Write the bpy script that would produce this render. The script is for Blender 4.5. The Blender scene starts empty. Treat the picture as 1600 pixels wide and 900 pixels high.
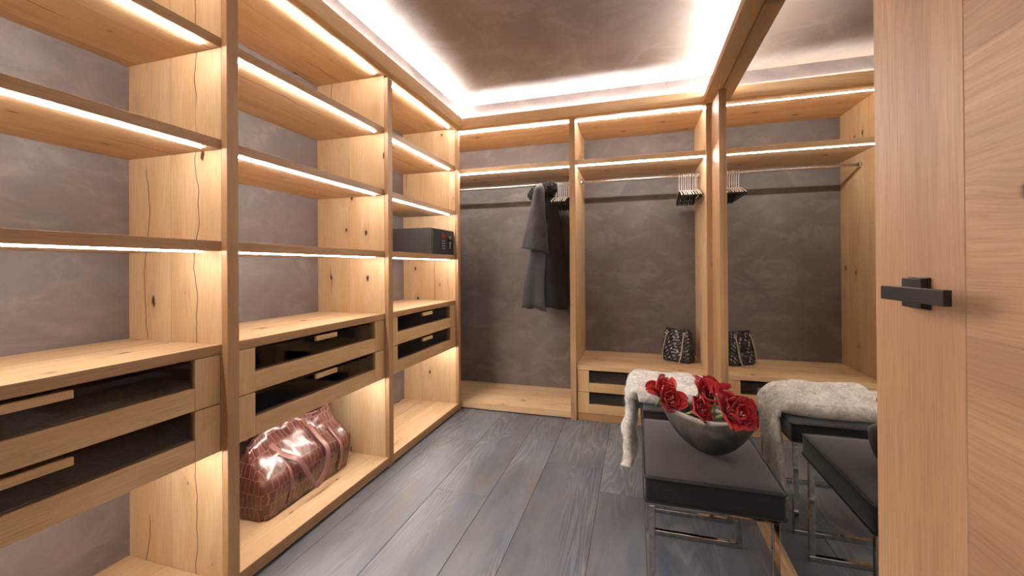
import bpy, bmesh, math, random
from mathutils import Vector, Matrix, noise
random.seed(7)
PI = math.pi
sc = bpy.context.scene
COL = sc.collection

# ------------------------------------------------------------------ materials
def s2l(c):
    return tuple((x/255/12.92) if x/255 <= .04045 else ((x/255+.055)/1.055)**2.4 for x in c)

class NT:
    def __init__(s, name):
        s.m = bpy.data.materials.new(name); s.m.use_nodes = True
        s.n = s.m.node_tree.nodes; s.l = s.m.node_tree.links
        s.b = s.n['Principled BSDF']
    def new(s, t, **k):
        n = s.n.new(t)
        for a, v in k.items(): setattr(n, a, v)
        return n
    def put(s, sock, v):
        if isinstance(v, bpy.types.NodeSocket): s.l.new(v, sock)
        else:
            if hasattr(sock.default_value, '__len__') and not hasattr(v, '__len__'): v = (v,)*3
            if hasattr(v, '__len__') and len(v) == 3 and len(sock.default_value) == 4: v = tuple(v)+(1,)
            sock.default_value = v
    def math(s, op, a, b=0., c=None, clamp=False):
        n = s.new('ShaderNodeMath', operation=op, use_clamp=clamp)
        s.put(n.inputs[0], a); s.put(n.inputs[1], b)
        if c is not None: s.put(n.inputs[2], c)
        return n.outputs[0]
    def vmath(s, op, a, b=(0, 0, 0)):
        n = s.new('ShaderNodeVectorMath', operation=op)
        s.put(n.inputs[0], a); s.put(n.inputs[1], b)
        return n.outputs[0]
    def mix(s, f, a, b, mode='MIX'):
        n = s.new('ShaderNodeMix', data_type='RGBA', blend_type=mode)
        s.put(n.inputs[0], f); s.put(n.inputs[6], a); s.put(n.inputs[7], b)
        return n.outputs[2]
    def noise(s, v, scale=5, detail=3, rough=.5, dist=0, out=0):
        n = s.new('ShaderNodeTexNoise')
        s.put(n.inputs['Vector'], v); n.inputs['Scale'].default_value = scale
        n.inputs['Detail'].default_value = detail; n.inputs['Roughness'].default_value = rough
        n.inputs['Distortion'].default_value = dist
        return n.outputs[out]
    def ss(s, v, a, b, lo=0., hi=1.):
        n = s.new('ShaderNodeMapRange', interpolation_type='SMOOTHSTEP')
        s.put(n.inputs[0], v); n.inputs[1].default_value = a; n.inputs[2].default_value = b
        n.inputs[3].default_value = lo; n.inputs[4].default_value = hi
        return n.outputs[0]
    def comb(s, x, y, z):
        n = s.new('ShaderNodeCombineXYZ')
        for i, v in enumerate((x, y, z)): s.put(n.inputs[i], v)
        return n.outputs[0]
    def sep(s, v):
        n = s.new('ShaderNodeSeparateXYZ'); s.put(n.inputs[0], v); return n.outputs
    def bump(s, h, strength=.2, dist=.002):
        n = s.new('ShaderNodeBump'); s.put(n.inputs['Height'], h)
        n.inputs['Strength'].default_value = strength; n.inputs['Distance'].default_value = dist
        s.l.new(n.outputs[0], s.b.inputs['Normal'])
    def set(s, **k):
        for a, v in k.items(): s.put(s.b.inputs[a.replace('_', ' ')], v)
        return s.m

def simple(name, col, rough=.5, metal=0., **k):
    t = NT(name); t.set(Base_Color=s2l(col), Roughness=rough, Metallic=metal, **k)
    # faint procedural variation
    co = t.new('ShaderNodeTexCoord').outputs['Object']
    n = t.noise(co, 60, 2)
    c = t.mix(t.ss(n, .3, .7), s2l(tuple(x*.93 for x in col)), s2l(tuple(min(255, x*1.05) for x in col)))
    t.set(Base_Color=c)
    return t.m

def wood_coords(t, axis):
    co = t.new('ShaderNodeTexCoord').outputs['Object']
    rnd = t.new('ShaderNodeObjectInfo').outputs['Random']
    x, y, z = t.sep(co)[:3]
    if axis == 'z': g = z; c = t.math('ADD', x, t.math('MULTIPLY', y, .93))
    elif axis == 'y': g = y; c = t.math('ADD', x, t.math('MULTIPLY', z, .93))
    else: g = x; c = t.math('ADD', y, t.math('MULTIPLY', z, .93))
    g = t.math('ADD', g, t.math('MULTIPLY', rnd, 37.3))
    c = t.math('ADD', c, t.math('MULTIPLY', rnd, 11.7))
    return g, c, rnd

def make_wood(name, axis, light, mid, dark, knots=1., stave=.245, rough=.5, crack=1., seam=1.):
    t = NT(name)
    g, c, rnd = wood_coords(t, axis)
    st = t.math('DIVIDE', c, stave)
    sid = t.math('FLOOR', st); sf = t.math('SUBTRACT', st, sid)
    wn = t.new('ShaderNodeTexWhiteNoise', noise_dimensions='1D'); t.put(wn.inputs['W'], sid)
    sr = wn.outputs['Value']
    g2 = t.math('ADD', g, t.math('MULTIPLY', sr, 9.1))
    # knots
    kv = t.comb(t.math('MULTIPLY', g2, 4.2), t.math('MULTIPLY', c, 8.5), 0.)
    vo = t.new('ShaderNodeTexVoronoi', voronoi_dimensions='2D'); t.put(vo.inputs['Vector'], kv)
    vo.inputs['Scale'].default_value = 1.
    kd = vo.outputs['Distance']
    kr = t.sep(vo.outputs['Color'])[0]
    kn = t.math('ADD', kd, t.math('MULTIPLY', t.noise(t.comb(t.math('MULTIPLY', g2, 40.), t.math('MULTIPLY', c, 60.), 0.), 1, 2), .12))
    kmask = t.ss(kr, .70, .74)
    ksmall = t.ss(t.sep(vo.outputs['Color'])[1], 0., 1., -.045, .05)
    core = t.math('MULTIPLY', t.math('MULTIPLY', t.ss(t.math('SUBTRACT', kn, ksmall), .055, .12, 1., 0.), kmask), knots)
    halo = t.math('MULTIPLY', t.math('MULTIPLY', t.ss(kd, .02, .42, 1., 0.), kmask), .8*knots)
    # grain, pushed around the knots
    c3 = t.math('ADD', c, t.math('MULTIPLY', halo, .018))
    nz = t.noise(t.comb(t.math('MULTIPLY', g2, .9), t.math('MULTIPLY', c3, 7.), t.math('MULTIPLY', sr, 5.)), 1., 2, .5, .3)
    rings = t.math('SINE', t.math('MULTIPLY', nz, 95.))
    rings = t.ss(rings, -.6, 1.)
    fine = t.noise(t.comb(t.math('MULTIPLY', g2, 7.), t.math('MULTIPLY', c3, 260.), 0.), 1., 3, .6)
    pores = t.ss(t.noise(t.comb(t.math('MULTIPLY', g2, 22.), t.math('MULTIPLY', c3, 520.), 3.), 1., 1, .5), .62, .72)
    broad = t.noise(t.comb(t.math('MULTIPLY', g2, 1.3), t.math('MULTIPLY', c3, 9.), 2.), 1., 2)
    L, M, D = s2l(light), s2l(mid), s2l(dark)
    col = t.mix(t.ss(broad, .3, .7), L, M)
    col = t.mix(t.math('MULTIPLY', rings, .26), col, M)
    col = t.mix(t.ss(fine, .35, .8, 0., .55), col, tuple(.5*a+.5*b for a, b in zip(M, D)))
    col = t.mix(t.math('MULTIPLY', pores, .22), col, D)
    col = t.mix(t.math('MULTIPLY', halo, .42), col, tuple(.35*a+.65*b for a, b in zip(M, D)))
    tone = t.math('ADD', .90, t.math('MULTIPLY', sr, .16))
    col = t.mix(1., col, t.comb(tone, tone, tone), 'MULTIPLY')
    # drying cracks along the grain
    off = t.math('ADD', .5, t.math('MULTIPLY', t.math('SUBTRACT', t.noise(t.comb(t.math('MULTIPLY', g2, 3.2), sid, 0.), 1., 3, .55), .5), .42))
    cl = t.math('ABSOLUTE', t.math('SUBTRACT', sf, off))
    cm = t.ss(t.noise(t.comb(t.math('MULTIPLY', g2, 1.1), t.math('MULTIPLY', sid, 3.3), 4.), 1., 1), .53, .56)
    ck = t.math('MULTIPLY', t.math('MULTIPLY', t.ss(cl, .0035, .013, 1., 0.), cm), .85*crack)
    sm = t.math('MULTIPLY', t.ss(t.math('MINIMUM', sf, t.math('SUBTRACT', 1., sf)), .002, .008, 1., 0.), .5*seam)
    kdk = s2l((52, 30, 18))
    col = t.mix(core, col, kdk); col = t.mix(ck, col, kdk); col = t.mix(sm, col, D)
    h = t.math('SUBTRACT', t.math('MULTIPLY', fine, .6), t.math('ADD', t.math('ADD', core, ck), t.math('MULTIPLY', pores, .5)))
    t.bump(h, .22, .0015)
    return t.set(Base_Color=col, Roughness=t.ss(fine, .2, .9, rough-.06, rough+.12))

OAK = ((228, 197, 157), (212, 175, 131), (142, 100, 62))
WZ = make_wood('oak_grain_upright', 'z', *OAK)
WY = make_wood('oak_grain_lengthwise', 'y', *OAK)
WX = make_wood('oak_grain_crosswise', 'x', *OAK)
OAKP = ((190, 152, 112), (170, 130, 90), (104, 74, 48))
PZ = make_wood('oak_edge_upright', 'z', *OAKP, knots=.25, crack=.3, seam=0, stave=3.)
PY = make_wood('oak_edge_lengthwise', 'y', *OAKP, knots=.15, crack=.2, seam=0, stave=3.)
PX = make_wood('oak_edge_crosswise', 'x', *OAKP, knots=.15, crack=.2, seam=0, stave=3.)
OAKD = ((224, 188, 142), (204, 164, 116), (138, 100, 62))
QZ = make_wood('oak_front_upright', 'z', *OAKD, knots=.1, crack=.1, seam=0, stave=3.)
QY = make_wood('oak_front_lengthwise', 'y', *OAKD, knots=.15, crack=.1, seam=0, stave=3.)
QX = make_wood('oak_front_crosswise', 'x', *OAKD, knots=.15, crack=.1, seam=0, stave=3.)
DOOR = ((192, 150, 113), (172, 130, 94), (108, 74, 50))
DZ = make_wood('door_oak_upright', 'z', *DOOR, knots=1., crack=.8, stave=.9, seam=0)
DY = make_wood('door_oak_crosswise', 'y', *DOOR, knots=1., crack=.9, stave=.33, seam=.4)

def make_plaster(name, a, b, c, sc_=1.):
    t = NT(name)
    co = t.new('ShaderNodeTexCoord').outputs['Object']
    n1 = t.noise(co, 1.6*sc_, 5, .6, 1.2)
    n2 = t.noise(t.vmath('MULTIPLY', co, (1., 1., 1.7)), 4.5*sc_, 7, .68, .7)
    n3 = t.noise(co, 40, 4, .6)
    col = t.mix(t.ss(n1, .3, .7), s2l(a), s2l(b))
    col = t.mix(t.ss(n2, .45, .72, 0, .7), col, s2l(c))
    col = t.mix(t.ss(n3, .4, .8, 0, .18), col, s2l(a))
    t.bump(t.math('ADD', t.math('MULTIPLY', n2, .7), t.math('MULTIPLY', n3, .3)), .25, .004)
    return t.set(Base_Color=col, Roughness=t.ss(n2, .3, .8, .62, .45))
PLASTER = make_plaster('taupe_trowelled_plaster', (96, 87, 84), (114, 104, 101), (131, 122, 119))
CEILM = make_plaster('taupe_ceiling_plaster', (128, 113, 104), (150, 134, 124), (164, 150, 141), .8)

def make_floor():
    t = NT('smoked_grey_oak_floor')
    co = t.new('ShaderNodeTexCoord').outputs['Object']
    at = t.new('ShaderNodeAttribute', attribute_name='plank'); r = t.sep(at.outputs['Vector'])[0]
    x, y, z = t.sep(co)[:3]
    g = t.math('ADD', y, t.math('MULTIPLY', r, 23.)); c = t.math('ADD', x, t.math('MULTIPLY', r, 7.))
    nz = t.noise(t.comb(t.math('MULTIPLY', g, .85), t.math('MULTIPLY', c, 6.5), r), 1., 2, .45, .35)
    rings = t.ss(t.math('SINE', t.math('MULTIPLY', nz, 130.)), -.2, 1.)
    rz = t.ss(t.noise(t.comb(t.math('MULTIPLY', g, .7), t.math('MULTIPLY', c, 5.), 9.), 1., 1), .42, .62)
    fine = t.noise(t.comb(t.math('MULTIPLY', g, 6.), t.math('MULTIPLY', c, 230.), 0.), 1., 4, .65)
    cloud = t.noise(t.comb(t.math('MULTIPLY', g, 1.4), t.math('MULTIPLY', c, 5.), 5.), 1., 3, .6)
    cloud2 = t.noise(t.comb(t.math('MULTIPLY', g, 2.3), t.math('MULTIPLY', c, 7.), 15.), 1., 3, .6)
    col = t.mix(t.ss(cloud, .3, .72), s2l((76, 80, 86)), s2l((106, 110, 115)))
    col = t.mix(t.ss(cloud2, .5, .75, 0, .6), col, s2l((100, 90, 82)))
    col = t.mix(t.ss(t.noise(t.comb(t.math('MULTIPLY', g, 1.9), t.math('MULTIPLY', c, 6.), 25.), 1., 2), .55, .75, 0, .55), col, s2l((66, 78, 98)))
    col = t.mix(t.math('MULTIPLY', t.math('MULTIPLY', rings, rz), .34), col, s2l((140, 143, 146)))
    col = t.mix(t.ss(fine, .5, .85, 0, .55), col, s2l((46, 45, 46)))
    tone = t.math('ADD', .92, t.math('MULTIPLY', r, .13))
    col = t.mix(1., col, t.comb(tone, tone, tone), 'MULTIPLY')
    t.bump(t.math('SUBTRACT', t.math('MULTIPLY', t.math('MULTIPLY', rings, rz), .5), fine), .35, .0015)
    return t.set(Base_Color=col, Roughness=t.ss(fine, .3, .8, .36, .52))
FLOORM = make_floor()
GAPM = simple('floor_joint_dark', (38, 36, 36), .8)

def emit(name, col, strength):
    t = NT(name); t.set(Base_Color=(0.9, .9, .9), Emission_Color=col, Emission_Strength=strength); return t.m
LED = emit('shelf_led_glow', (1., .945, .90), 205.)
LEDW = emit('wardrobe_led_glow', (1., .945, .90), 210.)
COVE = emit('cove_led_glow', (1., .98, .97), 250.)
MIRROR = NT('silvered_mirror').set(Base_Color=(.76, .755, .71), Metallic=1., Roughness=.0)
CHROME = simple('polished_chrome', (196, 190, 186), .07, 1.)
STEEL = simple('brushed_rail_steel', (222, 208, 196), .3, 1.)
WHITEW = simple('cream_hanger_wire', (232, 222, 210), .35, .3)
BLACKM = simple('satin_black_metal', (30, 25, 23), .42, .3)
BLACKE = simple('bronze_edge_metal', (120, 92, 66), .35, .8)
SAFE = simple('charcoal_powder_coat', (62, 64, 68), .5, .2)
SAFEF = simple('safe_door_coat', (44, 46, 50), .45, .2)
SILVER = simple('silver_key_print', (190, 190, 194), .4, .4)
KEYM = simple('keypad_black', (22, 22, 24), .3)
REDD = emit('keypad_red_display', (1., .03, .03), .12); REDD.node_tree.nodes['Principled BSDF'].inputs['Base Color'].default_value = (.08, .01, .01, 1)
DARKI = simple('drawer_liner_felt', (205, 180, 148), .8)
HANGD = simple('hanger_dark_velvet', (34, 28, 26), .9)
WOODD = make_wood('drawer_side_oak', 'y', (176, 134, 92), (150, 110, 72), (96, 64, 40), knots=0., crack=0., seam=0)

def make_glass():
    t = NT('smoked_drawer_glass')
    out = t.n['Material Output']
    tr = t.new('ShaderNodeBsdfTransparent'); tr.inputs[0].default_value = (.86, .85, .84, 1)
    gl = t.new('ShaderNodeBsdfGlossy'); gl.inputs['Roughness'].default_value = .02; gl.inputs[0].default_value = (.9, .9, .9, 1)
    fr = t.new('ShaderNodeFresnel'); fr.inputs[0].default_value = 1.5
    mx = t.new('ShaderNodeMixShader'); t.l.new(fr.outputs[0], mx.inputs[0]); t.l.new(tr.outputs[0], mx.inputs[1]); t.l.new(gl.outputs[0], mx.inputs[2])
    t.l.new(mx.outputs[0], out.inputs[0])
    return t.m
GLASS = make_glass()

def make_velvet(name, a, b, sheen=.5):
    t = NT(name); co = t.new('ShaderNodeTexCoord').outputs['Object']
    n = t.noise(co, 7, 5, .65, 1.5); f = t.noise(co, 400, 2)
    t.bump(f, .3, .0008)
    return t.set(Base_Color=t.mix(t.ss(n, .35, .7), s2l(a), s2l(b)), Roughness=.85, Sheen_Weight=sheen, Sheen_Roughness=.4, Sheen_Tint=(.9, .85, .85))
VELVET = make_velvet('charcoal_velvet', (11, 10, 11), (27, 24, 26), .38)
PIPING = simple('black_piping_cord', (14, 13, 13), .7)
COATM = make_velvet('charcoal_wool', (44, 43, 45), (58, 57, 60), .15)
COATB = make_velvet('charcoal_wool_shaded', (17, 16, 18), (24, 23, 25), .05)  # same coat wool, with the body's shade put into a near-black colour
FUR = simple('black_fur', (8, 8, 10), .9)

def make_throwm():
    t = NT('greige_mohair'); co = t.new('ShaderNodeTexCoord').outputs['Object']
    n = t.noise(co, 22, 5, .7, 2.); n2 = t.noise(co, 9, 3, .6, 1.); f = t.noise(t.vmath('MULTIPLY', co, (1, 1, 1)), 260, 3)
    col = t.mix(t.ss(n, .38, .62), s2l((192, 182, 174)), s2l((232, 225, 218)))
    col = t.mix(t.ss(n2, .5, .7, 0, .5), col, s2l((176, 162, 154)))
    t.bump(t.math('ADD', t.math('MULTIPLY', f, .5), n), .8, .004)
    return t.set(Base_Color=col, Roughness=.95, Sheen_Weight=.5, Sheen_Roughness=.5)
THROW = make_throwm()

def make_bowlm():
    t = NT('hammered_pewter'); co = t.new('ShaderNodeTexCoord').outputs['Object']
    n = t.noise(co, 14, 4, .6, 1.); f = t.noise(co, 90, 2)
    t.bump(t.math('ADD', n, t.math('MULTIPLY', f, .3)), .25, .003)
    return t.set(Base_Color=t.mix(t.ss(n, .3, .7), s2l((84, 80, 74)), s2l((114, 108, 100))), Metallic=.75, Roughness=t.ss(n, .3, .7, .34, .5))
BOWLM = make_bowlm()

def make_petal():
    t = NT('crimson_petal'); co = t.new('ShaderNodeTexCoord').outputs['UV']
    u, v, _ = t.sep(co)[:3]
    vein = t.noise(t.comb(t.math('MULTIPLY', u, 3.), t.math('MULTIPLY', v, 26.), 0.), 1., 3, .6)
    rr = t.new('ShaderNodeObjectInfo').outputs['Random']
    base = t.mix(t.ss(vein, .3, .75), s2l((196, 20, 30)), s2l((140, 8, 20)))
    base = t.mix(t.math('MULTIPLY', rr, .45), base, s2l((206, 40, 48)))
    base = t.mix(t.ss(u, 0., .3, .8, 0.), base, s2l((78, 4, 12)))
    t.bump(vein, .4, .002)
    return t.set(Base_Color=base, Roughness=.38, Sheen_Weight=.2, Subsurface_Weight=.08, Subsurface_Radius=(.01, .002, .002))
PETAL = make_petal()
STAMEN = simple('pale_pink_stamen', (236, 190, 170), .5)
STEMM = simple('green_flower_stem', (96, 112, 52), .5)

def make_croc():
    t = NT('oxblood_crocodile_leather'); co = t.new('ShaderNodeTexCoord').outputs['UV']
    br = t.new('ShaderNodeTexBrick'); t.put(br.inputs['Vector'], t.vmath('ADD', co, t.vmath('MULTIPLY', t.noise(co, 14, 3, .5, 0, 1), (.016, .012, 0))))
    br.inputs['Scale'].default_value = 1.; br.inputs['Brick Width'].default_value = .024; br.inputs['Row Height'].default_value = .058
    br.inputs['Mortar Size'].default_value = .0022; br.inputs['Mortar Smooth'].default_value = .5; br.offset = .45
    br.inputs['Color1'].default_value = (1, 1, 1, 1); br.inputs['Color2'].default_value = (.35, .35, .35, 1); br.inputs['Mortar'].default_value = (0, 0, 0, 1)
    f = br.outputs['Fac']; v = t.sep(br.outputs['Color'])[0]
    n = t.noise(co, 30, 3)
    cell = t.mix(v, s2l((66, 35, 30)), s2l((92, 50, 43)))
    cell = t.mix(t.ss(n, .4, .7, 0, .5), cell, s2l((54, 28, 24)))
    col = t.mix(f, cell, s2l((128, 86, 78)))
    t.bump(t.math('SUBTRACT', t.math('MULTIPLY', t.noise(co, 20, 3), .8), f), .5, .0025)
    return t.set(Base_Color=col, Roughness=.27, Coat_Weight=.35, Coat_Roughness=.16)
CROC = make_croc()
STRAPM = simple('dusky_leather_strap', (124, 86, 80), .33)
BAGD = simple('dark_leather_trim', (66, 36, 30), .35)
QUILT = simple('black_lambskin', (14, 14, 16), .22, 0., Coat_Weight=.5, Coat_Roughness=.1)
CHAIN = simple('aged_gold_chain', (196, 184, 166), .3, .85)

# ------------------------------------------------------------------ mesh helpers
class MB:
    def __init__(s): s.bm = bmesh.new()
    def box(s, x0, x1, y0, y1, z0, z1, bev=.0012, seg=1):
        r = bmesh.ops.create_cube(s.bm, size=1.)
        vs = r['verts']
        for v in vs:
            v.co = Vector((x0+(v.co.x+.5)*(x1-x0), y0+(v.co.y+.5)*(y1-y0), z0+(v.co.z+.5)*(z1-z0)))
        if bev > 0:
            b = min(bev, .45*min(abs(x1-x0), abs(y1-y0), abs(z1-z0)))
            es = list({e for v in vs for e in v.link_edges})
            bmesh.ops.bevel(s.bm, geom=es, offset=b, segments=seg, profile=.5, affect='EDGES')
        return s
    def grid(s, pts, closeu=False, closev=False, uv=None):
        """pts[i][j] -> quads"""
        n, m = len(pts), len(pts[0])
        V = [[s.bm.verts.new(p) for p in row] for row in pts]
        if uv: lay = s.bm.loops.layers.uv.verify()
        for i in range(n if closeu else n-1):
            for j in range(m if closev else m-1):
                q = [(i, j), (i+1, j), (i+1, j+1), (i, j+1)]
                try: f = s.bm.faces.new([V[a % n][b % m] for a, b in q])
                except ValueError: continue
                if uv:
                    for lp, (a, b) in zip(f.loops, q): lp[lay].uv = uv(a, b)
        return V
    def tube(s, path, r, seg=10, closed=False, cap=True, flat=None):
        """r: number or list; flat: (width, thickness) ribbon section"""
        P = [Vector(p) for p in path]; n = len(P); rings = []; up = None
        for i in range(n):
            a = P[(i-1) % n] if (closed or i > 0) else P[i]; b = P[(i+1) % n] if (closed or i < n-1) else P[i]
            t = (b-a).normalized()
            if up is None:
                up = Vector((0, 0, 1)) if abs(t.z) < .9 else Vector((0, 1, 0))
                if flat and len(flat) > 2: up = Vector(flat[2])
            w = t.cross(up).normalized(); u2 = w.cross(t).normalized(); up = u2
            if flat and len(flat) > 2:
                up = Vector(flat[2]); w = t.cross(up).normalized(); u2 = w.cross(t).normalized()
            rr = r[i] if hasattr(r, '__len__') else r
            ring = []
            for k in range(seg):
                th = 2*PI*k/seg
                if flat:
                    ct, st = math.cos(th), math.sin(th)
                    ex = .35
                    ring.append(P[i]+w*(math.copysign(abs(ct)**ex, ct)*flat[0]/2)+u2*(math.copysign(abs(st)**ex, st)*flat[1]/2))
                else: ring.append(P[i]+w*math.cos(th)*rr+u2*math.sin(th)*rr)
            rings.append(ring)
        V = s.grid(rings, closeu=closed, closev=True)
        if cap and not closed:
            s.bm.faces.new(V[0][::-1]); s.bm.faces.new(V[-1])
        return s
    def lathe(s, prof, c=(0, 0, 0), seg=24):
        pts = [[Vector((c[0]+r*math.cos(2*PI*k/seg), c[1]+r*math.sin(2*PI*k/seg), c[2]+z)) for k in range(seg)] for r, z in prof]
        V = s.grid(pts, closev=True)
        s.bm.faces.new(V[0][::-1]); s.bm.faces.new(V[-1]); return s
    def sphere(s, c, r, sub=2, sx=1, sy=1, sz=1):
        ret = bmesh.ops.create_icosphere(s.bm, subdivisions=sub, radius=r)
        for v in ret['verts']: v.co = Vector((c[0]+v.co.x*sx, c[1]+v.co.y*sy, c[2]+v.co.z*sz))
        return ret['verts']
    def build(s, name, mat, parent=None, smooth=False, base=None):
        bm = s.bm
        if base is None and parent is not None: base = parent.get('_b')
        if base is not None:
            b = Vector(base)
            for v in bm.verts: v.co -= b
        bmesh.ops.recalc_face_normals(bm, faces=bm.faces)
        me = bpy.data.meshes.new(name); bm.to_mesh(me); bm.free()
        if smooth: me.polygons.foreach_set('use_smooth', [True]*len(me.polygons))
        me.materials.append(mat)
        o = bpy.data.objects.new(name, me); COL.objects.link(o)
        if parent is not None:
            o.parent = parent; BASES[o.name] = base
        return o
BASES = {}

def bx(name, x0, x1, y0, y1, z0, z1, mat, parent=None, bev=.0012, base=None):
    m = MB(); m.box(x0, x1, y0, y1, z0, z1, bev)
    return build(m, name, mat, parent, base=base)
def build(m, name, mat, parent=None, smooth=False, base=None):
    if base is None and parent is not None: base = BASES.get(parent.name)
    o = m.build(name, mat, parent, smooth, base)
    return o
def thing(name, label, cat, loc=(0, 0, 0), group=None):
    o = bpy.data.objects.new(name, None); COL.objects.link(o); o.location = loc
    o.empty_display_size = .05
    BASES[o.name] = tuple(loc)
    o['label'] = label; o['category'] = cat
    if group: o['group'] = group
    return o
def struct(o, label=None):
    o['kind'] = 'structure'
    if label: o['label'] = label
    return o
def mod_subsurf(o, lv=1):
    m = o.modifiers.new('sub', 'SUBSURF'); m.levels = lv; m.render_levels = lv
def mod_solid(o, th, off=0):
    m = o.modifiers.new('sol', 'SOLIDIFY'); m.thickness = th; m.offset = off
def copy_tree(o, parent=None):
    c = o.copy(); COL.objects.link(c)
    if parent is not None: c.parent = parent
    for ch in [x for x in COL.objects if x.parent == o]: copy_tree(ch, c)
    return c
def smoothstep(a, b, x):
    t = max(0, min(1, (x-a)/(b-a))); return t*t*(3-2*t)
def catmull(P, n):
    P = [Vector(p) for p in P]; out = []
    Q = [P[0]*2-P[1]]+P+[P[-1]*2-P[-2]]
    for i in range(1, len(Q)-2):
        for k in range(n):
            t = k/n; a, b, c, d = Q[i-1:i+3]
            out.append(.5*((2*b)+(c-a)*t+(2*a-5*b+4*c-d)*t*t+(3*b-a-3*c+d)*t**3))
    out.append(P[-1]); return out

# ------------------------------------------------------------------ measures (metres; camera at the origin of X,Y)
XL, XS, XW = -1.335, -1.36, -1.82      # left shelving: post front, shelf front, wall
YB, YS, YW = 3.02, 3.04, 3.60          # back wardrobe: post front, shelf front, wall
XM = .507                              # mirror plane
ZC = 2.38                              # ceiling
ZT = 2.205                             # underside of top boards

# ------------------------------------------------------------------ room shell
floor = MB()
xs = [-1.90, -1.56, -1.26, -.98, -.70, -.498, -.185, .03, .285, .56, .80]
rnd = random.Random(3)
lay = floor.bm.verts.layers.float_vector.new('plank')
joints = {4: [2.62, .9], 5: [2.33, .62], 6: [2.10, .5], 7: [1.2, 2.9], 3: [1.9], 2: [2.5, .7], 8: [1.5], 1: [1.1], 0: [2.], 9: [2.2]}
for i in range(len(xs)-1):
    ys = sorted([-1.9]+joints[i]+[3.75])
    for a, b in zip(ys, ys[1:]):
        n0 = len(floor.bm.verts)
        floor.box(xs[i]+.0006, xs[i+1]-.0006, a+.0006, b-.0006, -.012, 0., .0012)
        floor.bm.verts.ensure_lookup_table()
        r = rnd.random()
        for v in floor.bm.verts[n0:]: v[lay] = (r, r, r)
fl = struct(floor.build('floor', FLOORM), 'dark grey brushed oak plank floor')
sub = bx('joint_bed', -1.92, .82, -1.92, 3.77, -.06, -.0121, GAPM, fl, 0)

def wall(name, x0, x1, y0, y1, z0, z1, mat=PLASTER, lab=None):
    return struct(bx(name, x0, x1, y0, y1, z0, z1, mat, None, 0), lab)
wall('wall_left', -1.94, XW, -.17, YW+.12, 0, ZC, PLASTER, 'taupe trowelled plaster wall behind the left shelving')
wall('wall_back', XW, .72, YW, YW+.12, 0, ZC, PLASTER, 'taupe trowelled plaster wall behind the wardrobe')
wall('wall_right', XM+.012, .72, -.17, YW, 0, ZC, PLASTER, 'taupe plaster wall behind the mirror')
wf = MB(); wf.box(XW, -.46, -.17, -.05, 0, ZC, 0); wf.box(.46, XM+.012, -.17, -.05, 0, ZC, 0); wf.box(-.46, .46, -.17, -.05, 2.15, ZC, 0)
struct(wf.build('wall_front', PLASTER), 'taupe plaster wall with the doorway')
wall('ceiling', -1.94, .72, -.17, YW+.12, ZC, ZC+.1, CEILM, 'taupe plaster ceiling lit from the cove')

# cove cornices with hidden light strips: lip, trough, upstand
def cornice_left():
    m = MB(); m.box(-1.3065, -1.2865, -.05, 2.956, 2.194, 2.272, .0015); m.box(XL, -1.3065, -.05, 2.9765, 2.194, 2.260, .001)
    o = struct(m.build('trim_1', QY), 'oak cove cornice along the left shelving')
    bx('led_strip', -1.331, -1.319, 0., 2.97, 2.2602, 2.2635, COVE, o, 0)
    u = MB(); u.box(XW, XL, -.05, YW, 2.236, ZC, 0); struct(u.build('trim_2', PLASTER), 'taupe plaster upstand above the left shelving')
def cornice_back():
    m = MB(); m.box(-1.2865, .428, 2.956, 2.976, 2.194, 2.272, .0015); m.box(-1.3065, XM, 2.976, YB-.015, 2.194, 2.258, .001)
    o = struct(m.build('trim_3', QX), 'oak cove cornice along the back wardrobe')
    bx('led_strip', -1.30, .48, 2.989, 3.001, 2.2582, 2.2615, COVE, o, 0)
    u = MB(); u.box(XL, XM+.012, YB-.015, YW, 2.236, ZC, 0); struct(u.build('trim_4', PLASTER), 'taupe plaster upstand above the back wardrobe')
def beam_right():
    m = MB(); m.box(.428, XM, -.05, 2.956, 2.190, 2.232, .0015)
    o = struct(m.build('trim_5', QY), 'oak cove beam above the mirror')
    bx('led_strip', .478, .490, .0, 2.95, 2.2322, 2.2355, COVE, o, 0)
    u = MB(); u.box(XM, XM+.012, -.05, 2.99, 2.190, ZC, 0); struct(u.build('trim_6', PLASTER), 'taupe plaster band above the mirror')
cornice_left(); cornice_back(); beam_right()

# ------------------------------------------------------------------ joinery
def led_y(shelf, x, y0, y1, z, mat=LED):
    m = MB(); m.tube([(x, y0, z-.0020), (x, y1, z-.0020)], .0021, 8)
    return build(m, 'led_strip', mat, shelf, True)
def led_x(shelf, y, x0, x1, z, mat=LEDW):
    m = MB(); m.tube([(x0, y, z-.0020), (x1, y, z-.0020)], .0024, 8)
    return build(m, 'led_strip', mat, shelf, True)

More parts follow.
